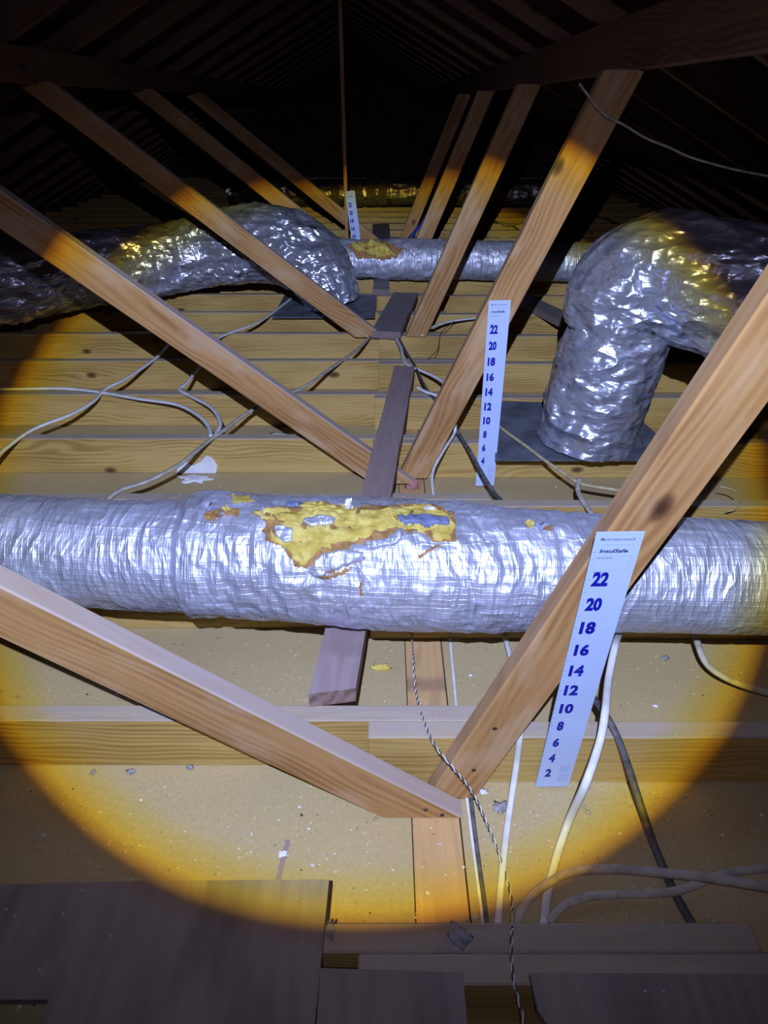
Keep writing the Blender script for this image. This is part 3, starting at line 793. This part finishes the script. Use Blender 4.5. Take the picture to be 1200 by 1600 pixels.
# metal boot plates
def plate(label, poly, z0, lipdir=None):
    bm = bmesh.new()
    lo = [bm.verts.new((x, y, 0)) for x, y in poly]; hi = [bm.verts.new((x, y, 0.003)) for x, y in poly]; n = len(poly)
    bm.faces.new(lo); bm.faces.new(hi)
    for i in range(n): bm.faces.new((lo[i], lo[(i + 1) % n], hi[(i + 1) % n], hi[i]))
    bmesh.ops.recalc_face_normals(bm, faces=bm.faces)
    me = bpy.data.meshes.new('boot_plate'); bm.to_mesh(me); bm.free(); me.materials.append(M['sheet_metal'])
    return tag(obj('boot_plate', me, loc=(0, 0, z0)), label, 'metal plate')
plate('grey sheet-metal plate under the tall right duct', [(0.37, 1.845), (0.86, 1.845), (0.985, 1.98), (0.95, 2.32), (0.44, 2.345)], 0.1405)
plate('grey sheet-metal plate under the left crinkled duct elbow', [(-0.625, 3.52), (-0.05, 3.52), (-0.045, 4.02), (-0.62, 4.02)], 0.1405)

# ------------------------------------------------------------------ cables
def cable(label, pts, mat, ra=0.0058, rb=0.0082, name='electrical_cable', cat='cable', n=10):
    path = catmull(pts, n)
    return tag(obj(name, tube_mesh(name, path, ra, rb, M[mat])), label, cat)
def zp(lst, z=None):
    return [atz(p[0], p[1], p[2] if len(p) > 2 else z) for p in lst]
T = 0.15
cable('white cable entering from the left edge and curling to the cable knot', zp([(-60, 606), (0, 608), (95, 607), (150, 612), (215, 623), (275, 632), (308, 648), (325, 665), (330, 682)], T), 'white_cable')
cable('pale cable rising from the left edge up toward the second brace', zp([(-30, 735), (0, 708), (50, 672), (110, 648), (145, 628), (165, 608), (200, 590), (243, 560), (262, 540)], T), 'white_cable')
cable('white cable from the left duct plate looping down to the cable knot', zp([(455, 466), (440, 478), (405, 503), (360, 520), (338, 532), (318, 565), (292, 598), (281, 609), (300, 620), (330, 637), (344, 660), (336, 682)], T), 'white_cable')
cable('brown-grey cable from the third brace crossing down to the large duct', zp([(578, 526), (560, 545), (535, 563), (508, 582), (480, 602), (450, 616), (392, 642), (350, 672), (322, 692), (280, 726), (230, 752), (190, 765), (160, 786)], T), 'grey_cable')
cable('white cable curving from the third right brace toward the middle ruler', zp([(659, 524), (672, 513), (700, 503), (745, 497), (790, 494)], T), 'white_cable')
cable('white cable dropping beside the short grey board behind the old board', zp([(619, 528), (627, 545), (631, 562), (640, 572), (660, 580), (690, 595), (700, 612)], T), 'white_cable')
cable('black cable running from the short grey board behind the second right brace', zp([(624, 530), (636, 552), (650, 575), (660, 596), (674, 618), (700, 640)], T), 'black_cable', 0.005, 0.006)
cable('thin grey wire between the third and second right braces', zp([(712, 500), (690, 520), (684, 545), (668, 562)], T), 'black_cable', 0.002, 0.002)
cable('short white cable under the second right brace beside the old board', zp([(652, 605), (665, 612), (680, 617), (700, 622)], T + 0.004), 'white_cable')
cable('black cable hanging past the foot of the middle ruler', [aty(704, 650, 2.0), aty(715, 676, 1.99), aty(734, 705, 1.86), aty(752, 738, 1.78), aty(772, 770, 1.70), aty(790, 790, 1.62), aty(800, 815, 1.50)], 'black_cable', 0.0055, 0.0065)
cable('white cable looping down left of the middle ruler to the large duct', [aty(711, 652, 2.0), aty(710, 676, 1.985), aty(692, 706, 1.86), aty(677, 735, 1.76), aty(676, 765, 1.66), aty(682, 790, 1.58), aty(692, 812, 1.5)], 'white_cable', 0.0035, 0.005)
cable('tan cable crossing the metal plate of the tall duct', zp([(770, 655), (785, 670), (822, 697), (855, 722), (885, 742), (906, 755), (940, 762), (985, 768)], T), 'tan_cable', 0.005, 0.006)
cable('grey cable branching down from the tan cable behind the nearest right brace', zp([(906, 748), (903, 765), (912, 785), (930, 808), (955, 830)], 0.152), 'grey_cable')
cable('thin dark wire beside the foot of the tall duct', zp([(984, 660), (998, 680), (1010, 705), (1018, 730)], 0.146), 'black_cable', 0.002, 0.003)
cable('coiled thin wire at the far right beyond the nearest brace', zp([(1125, 760), (1145, 765), (1158, 778), (1150, 795), (1135, 800)], T), 'tan_cable', 0.002, 0.002)
cable('white cable on the drywall left of the largest ruler', [aty(785, 985, 1.19), aty(792, 1005, 1.12), aty(805, 1060, 0.98), atz(815, 1120, 0.15), atz(812, 1150, 0.145), aty(806, 1200, 0.745), atz(797, 1260, 0.008), atz(789, 1320, 0.007), atz(783, 1380, 0.007), atz(778, 1440, 0.007), atz(776, 1470, 0.006)], 'white_cable', 0.0035, 0.0065)
cable('thick white cable dropping right of the largest ruler to the plywood', [aty(970, 985, 1.05), aty(962, 1006, 0.93), aty(951, 1060, 0.85), aty(946, 1110, 0.76), aty(937, 1160, 0.72), aty(915, 1225, 0.66), atz(888, 1285, 0.03), atz(868, 1345, 0.012), atz(856, 1395, 0.010), atz(849, 1450, 0.010)], 'white_cable', 0.0045, 0.0075)
cable('black cable falling right of the largest ruler into the dark corner', [atz(905, 1060, 0.03), atz(925, 1088, 0.12), atz(940, 1108, 0.15), atz(960, 1142, 0.147), aty(979, 1190, 0.735), aty(1000, 1255, 0.68), atz(1022, 1320, 0.02), atz(1052, 1390, 0.012), atz(1082, 1445, 0.012), atz(1110, 1500, 0.010)], 'black_cable', 0.0065, 0.0075)
cable('cable curving out from under the large duct at the right edge', [aty(1082, 975, 1.16), aty(1090, 1005, 1.06), aty(1105, 1038, 1.0), aty(1140, 1062, 0.97), aty(1200, 1082, 0.95), aty(1270, 1092, 0.94)], 'grey_cable')
cable('thick grey-tan cable arching over the joist in the lower right', zp([(1290, 1398, 0.10), (1200, 1386, 0.10), (1120, 1373, 0.10), (1040, 1364, 0.09), (960, 1358, 0.08), (895, 1363, 0.06), (850, 1385, 0.04), (820, 1415, 0.02), (805, 1445, 0.012)]), 'grey_cable', 0.006, 0.008)
cable('grey-tan cable crossing under the arching cable at the lower right', zp([(1290, 1350, 0.05), (1200, 1357, 0.05), (1135, 1364, 0.05), (1080, 1385, 0.03), (1040, 1395, 0.02), (980, 1397, 0.012), (920, 1401, 0.012), (880, 1416, 0.012), (858, 1440, 0.012)]), 'grey_cable', 0.005, 0.0075)
cable('dark wire along the right edge of the wall plate', zp([(735, 1240), (741, 1290), (750, 1360), (757, 1410), (761, 1450)], 0.006), 'black_cable', 0.003, 0.004)
cable('white wire along the wall plate next to the dark wire', zp([(728, 1235), (735, 1290), (744, 1360), (752, 1420), (755, 1450)], 0.006), 'white_cable', 0.002, 0.003)
cable('white wire beside the wall plate just below the large duct', zp([(703, 995), (706, 1030), (710, 1070), (713, 1105)], 0.006), 'white_cable', 0.002, 0.0035)
cable('thin pale cable sagging from the second right brace to the right edge', [aty(905, 130, 1.93), aty(940, 175, 1.92), aty(975, 195, 1.93), aty(1010, 216, 1.95), aty(1045, 230, 1.95), aty(1080, 246, 1.95), aty(1140, 263, 1.93), aty(1200, 275, 1.92), aty(1290, 290, 1.9)], 'grey_cable', 0.003, 0.004)
cable('blue strip of cable behind the middle duct', [aty(640, 372, 4.85), aty(652, 358, 4.9), aty(662, 345, 4.95), aty(668, 335, 5.0)], 'blue_cable', 0.006, 0.02)
cable('pale wire looping on the far joists right of the fourth brace', zp([(748, 352), (770, 345), (800, 352), (815, 365), (790, 372), (760, 368)], T), 'tan_cable', 0.004, 0.006)
cable('second pale wire on the far joists near the right', zp([(742, 330), (765, 340), (790, 352), (820, 348)], T), 'tan_cable', 0.004, 0.006)
cable('dark wire lying along the far joists under the left duct', zp([(225, 455), (270, 450), (320, 440), (350, 432)], T), 'black_cable', 0.004, 0.005)
# twisted pair from the duct down over the brace foot
tp = [aty(643, 985, 1.19), aty(646, 1030, 1.0), aty(650, 1080, 0.90), atz(662, 1125, 0.15), aty(680, 1165, 0.71), aty(708, 1200, 0.672), aty(738, 1238, 0.668), aty(760, 1285, 0.64), atz(778, 1330, 0.012), atz(795, 1385, 0.010), atz(801, 1425, 0.02),
      atz(800, 1452, 0.148), atz(799, 1490, 0.146), atz(803, 1535, 0.146), atz(816, 1585, 0.155), atz(824, 1640, 0.16)]
tpp = catmull(tp, 40); tf = frames(tpp)
tw_t = thing('twisted_wire', 'thin twisted pair of wire running over the brace foot to the plywood', 'wire', tuple(tpp[-1]))
slen = 0
for k in range(2):
    pth = []; sl = 0
    for i, (p, (t_, n_, s_)) in enumerate(zip(tpp, tf)):
        if i: sl += (tpp[i] - tpp[i - 1]).length
        a_ = sl * 2 * math.pi / 0.022 + k * math.pi
        pth.append(p + n_ * (0.0013 * math.cos(a_)) + s_ * (0.0013 * math.sin(a_)))
    child(obj('strand', tube_mesh('strand', pth, 0.0012, 0.0012, M['white_cable' if k == 0 else 'black_cable'], 6)), tw_t)

# ------------------------------------------------------------------ lumps, flakes, crumbs
def lump(name, label, cat, pos, size, seed, mat, flat=0.0):
    bm = bmesh.new(); bmesh.ops.create_icosphere(bm, subdivisions=3, radius=1.0)
    co = np.array([tuple(v.co) for v in bm.verts])
    d = 1 + 0.6 * fbm(co[:, 0] * 2.3, co[:, 1] * 2.3, co[:, 2] * 2.3, seed, 3)
    for v, k in zip(bm.verts, d):
        v.co = Vector((v.co.x * k * size[0], v.co.y * k * size[1], max(v.co.z * k, -0.25) * size[2] + 0.25 * size[2]))
    for f in bm.faces: f.smooth = True
    me = bpy.data.meshes.new(name); bm.to_mesh(me); bm.free(); me.materials.append(M[mat])
    return tag(obj(name, me, loc=pos), label, cat)
def sheet(name, label, cat, poly, y, th, mat, seed):
    """ragged slab standing against a joist face; poly in (x,z)"""
    me = prism_mesh(name, poly, 0, th, M[mat], 0.0015)
    return tag(obj(name, me, loc=(0, y, 0)), label, cat)
wp = [aty(x, y, JY(4) - 0.006) for x, y in ((276, 740), (278, 727), (290, 722), (300, 728), (312, 722), (322, 712), (332, 716), (340, 728), (338, 741), (325, 747), (300, 748), (284, 746))]
sheet('compound_splash', 'white plaster splash on the joist behind the large duct, at left', 'plaster', [(v.x, max(v.z, 0.002)) for v in wp], JY(4) - 0.008, 0.007, 'white_lump', 3)
v = atz(308, 745, 0); lump('plaster_lump', 'white plaster lump on the drywall under the plaster splash', 'plaster', (v.x, v.y - 0.02, 0), (0.055, 0.025, 0.006), 5, 'white_lump')
v = atz(435, 679, 0.0); lump('plaster_lump', 'pale flat plaster lump below the second left brace', 'plaster', (v.x, v.y - 0.02, 0.0), (0.05, 0.03, 0.008), 8, 'white_lump')
v = atz(595, 1044, 0.0); lump('fibreglass_tuft', 'yellow fibreglass tuft on the drywall right of the old board', 'insulation', (v.x, v.y, 0.0), (0.022, 0.008, 0.008), 9, 'fiber')
v = atz(645, 762, 0.0); lump('fibreglass_tuft', 'pink and brown fluff at the foot of the second right brace', 'insulation', (v.x, v.y, 0.0), (0.020, 0.016, 0.022), 10, 'pink')
v = atz(718, 1458, 0.14); lump('paint_smear', 'grey paint smear on the joist at the edge of the plywood', 'smear', (v.x, v.y - 0.003, 0.1395), (0.014, 0.014, 0.001), 12, 'grey_smudge')
v = atz(513, 1452, 0.14); lump('paint_smear', 'grey smear at the end of the joist beside the large plywood sheet', 'smear', (v.x + 0.002, v.y, 0.1395), (0.008, 0.012, 0.001), 13, 'grey_smudge')
for i, (x, y, sx, lab) in enumerate(((205, 1206, 0.010, 'grey mortar clump below the front joist, at left'), (297, 1200, 0.009, 'grey mortar clump below the front joist, nearest the left brace'),
                      (145, 1207, 0.008, 'flat grey mortar spot below the front joist, leftmost'), (783, 1262, 0.017, 'dark purple-grey mortar patch beside the white cable'),
                      (755, 1237, 0.009, 'white plaster chip right of the brace foot'), (442, 1334, 0.010, 'white paint chip on the drywall above the large plywood sheet'),
                      (1024, 1103, 0.006, 'white plaster chip on the drywall right of the black cable'), (345, 1076, 0.010, 'pale plaster smear left of the old board end'),
                      (736, 1055, 0.006, 'pale blue plaster chip right of the wall plate'), (1040, 1028, 0.010, 'grey smear on the drywall under the right of the large duct'))):
    v = atz(x, y, 0)
    lump('plaster_chip', lab, 'plaster', (v.x, v.y, 0), (sx * 0.85, sx * 0.65, 0.0018), 20 + i, 'grey_smudge' if i in (0, 1, 2, 3, 9) else 'white_lump')
st_v = atz(907, 1248, 0)
stamp = obj('printed_stamp', text_mesh('060', 0, 0, 0.034, 0.011, M['grey_smudge'], 'printed_stamp', 0.0, 0.0), floor)
stamp.rotation_euler = Matrix(((0.25, 0, 0.97), (-0.97, 0, 0.25), (0, -1, 0))).to_euler(); stamp.location = (st_v.x, st_v.y, 0.0006)
pa_, pb_ = atz(450, 1312, 0), atz(434, 1372, 0)
board('tape_strip', 'narrow grey paper strip on the drywall above the large plywood sheet', 'strip', (pa_.x, pa_.y), (pb_.x, pb_.y - 0.02), 0.009, 0.0002, 0.0012, 'oldboard')
lump('insulation_scrap', 'crumpled dark scrap down in the plywood hole', 'scrap', (0.165, 0.26, 0.0), (0.035, 0.045, 0.05), 77, 'grey_smudge')
def scatter(name, label, spots, smin, smax, mat):
    V = []; Fc = []
    for x, y, z in spots:
        s = random.uniform(smin, smax) * (2.2 if random.random() < 0.06 else 1); k = len(V); n = 5; a0 = random.random() * 6
        ring_ = [(x + s * random.uniform(0.6, 1.1) * math.cos(a0 + 2 * math.pi * i / n), y + s * random.uniform(0.5, 1.0) * math.sin(a0 + 2 * math.pi * i / n)) for i in range(n)]
        V += [(a, b, z) for a, b in ring_] + [(x, y, z + s * random.uniform(0.3, 0.7))]
        Fc += [(k + i, k + (i + 1) % n, k + n) for i in range(n)]
    return tag(obj(name, mesh_from(name, V, Fc, M[mat])), label, 'debris', kind='stuff')
def bays(num, lo=0, hi=9):
    out = []
    for _ in range(num):
        n = random.choice([0, 0, 0, 0, 1, 1, 1] + list(range(2, hi)))
        y = random.uniform(JY(n) + 0.045, JY(n + 1) - 0.045)
        x = random.uniform(-0.25 - 0.36 * y - 0.2, 0.3 + 0.4 * y + 0.2)
        out.append((x, y, 0.0002 if not (0.05 < x < 0.146) else 0.0))
    return out
scatter('paint_flakes', 'tiny white paint flakes scattered over the drywall', bays(1700), 0.0007, 0.0027, 'flake')
scatter('dark_crumbs', 'tiny dark crumbs scattered over the drywall', bays(900), 0.0005, 0.0018, 'crumb')
ply = [(random.uniform(-0.6, -0.1), random.uniform(0.0, 0.48), 0.1562) for _ in range(90)] + [(random.uniform(0.23, 0.6), random.uniform(0.0, 0.36), 0.1522) for _ in range(60)]
scatter('plywood_grit', 'pale grit scattered on the foreground plywood', ply, 0.0006, 0.0022, 'flake')
jt = []
for _ in range(500):
    n = random.choice([1, 3, 4, 5, 6]); x = random.uniform(-1.5, 1.2)
    y = JY(n) + random.uniform(0.006, 0.032) if x < 0.2 else JY(n) - 0.0385 + random.uniform(0.006, 0.032)
    jt.append((x, y, 0.1402))
scatter('joist_dust', 'pale grit lying along the tops of the joists', jt, 0.0005, 0.0016, 'flake')
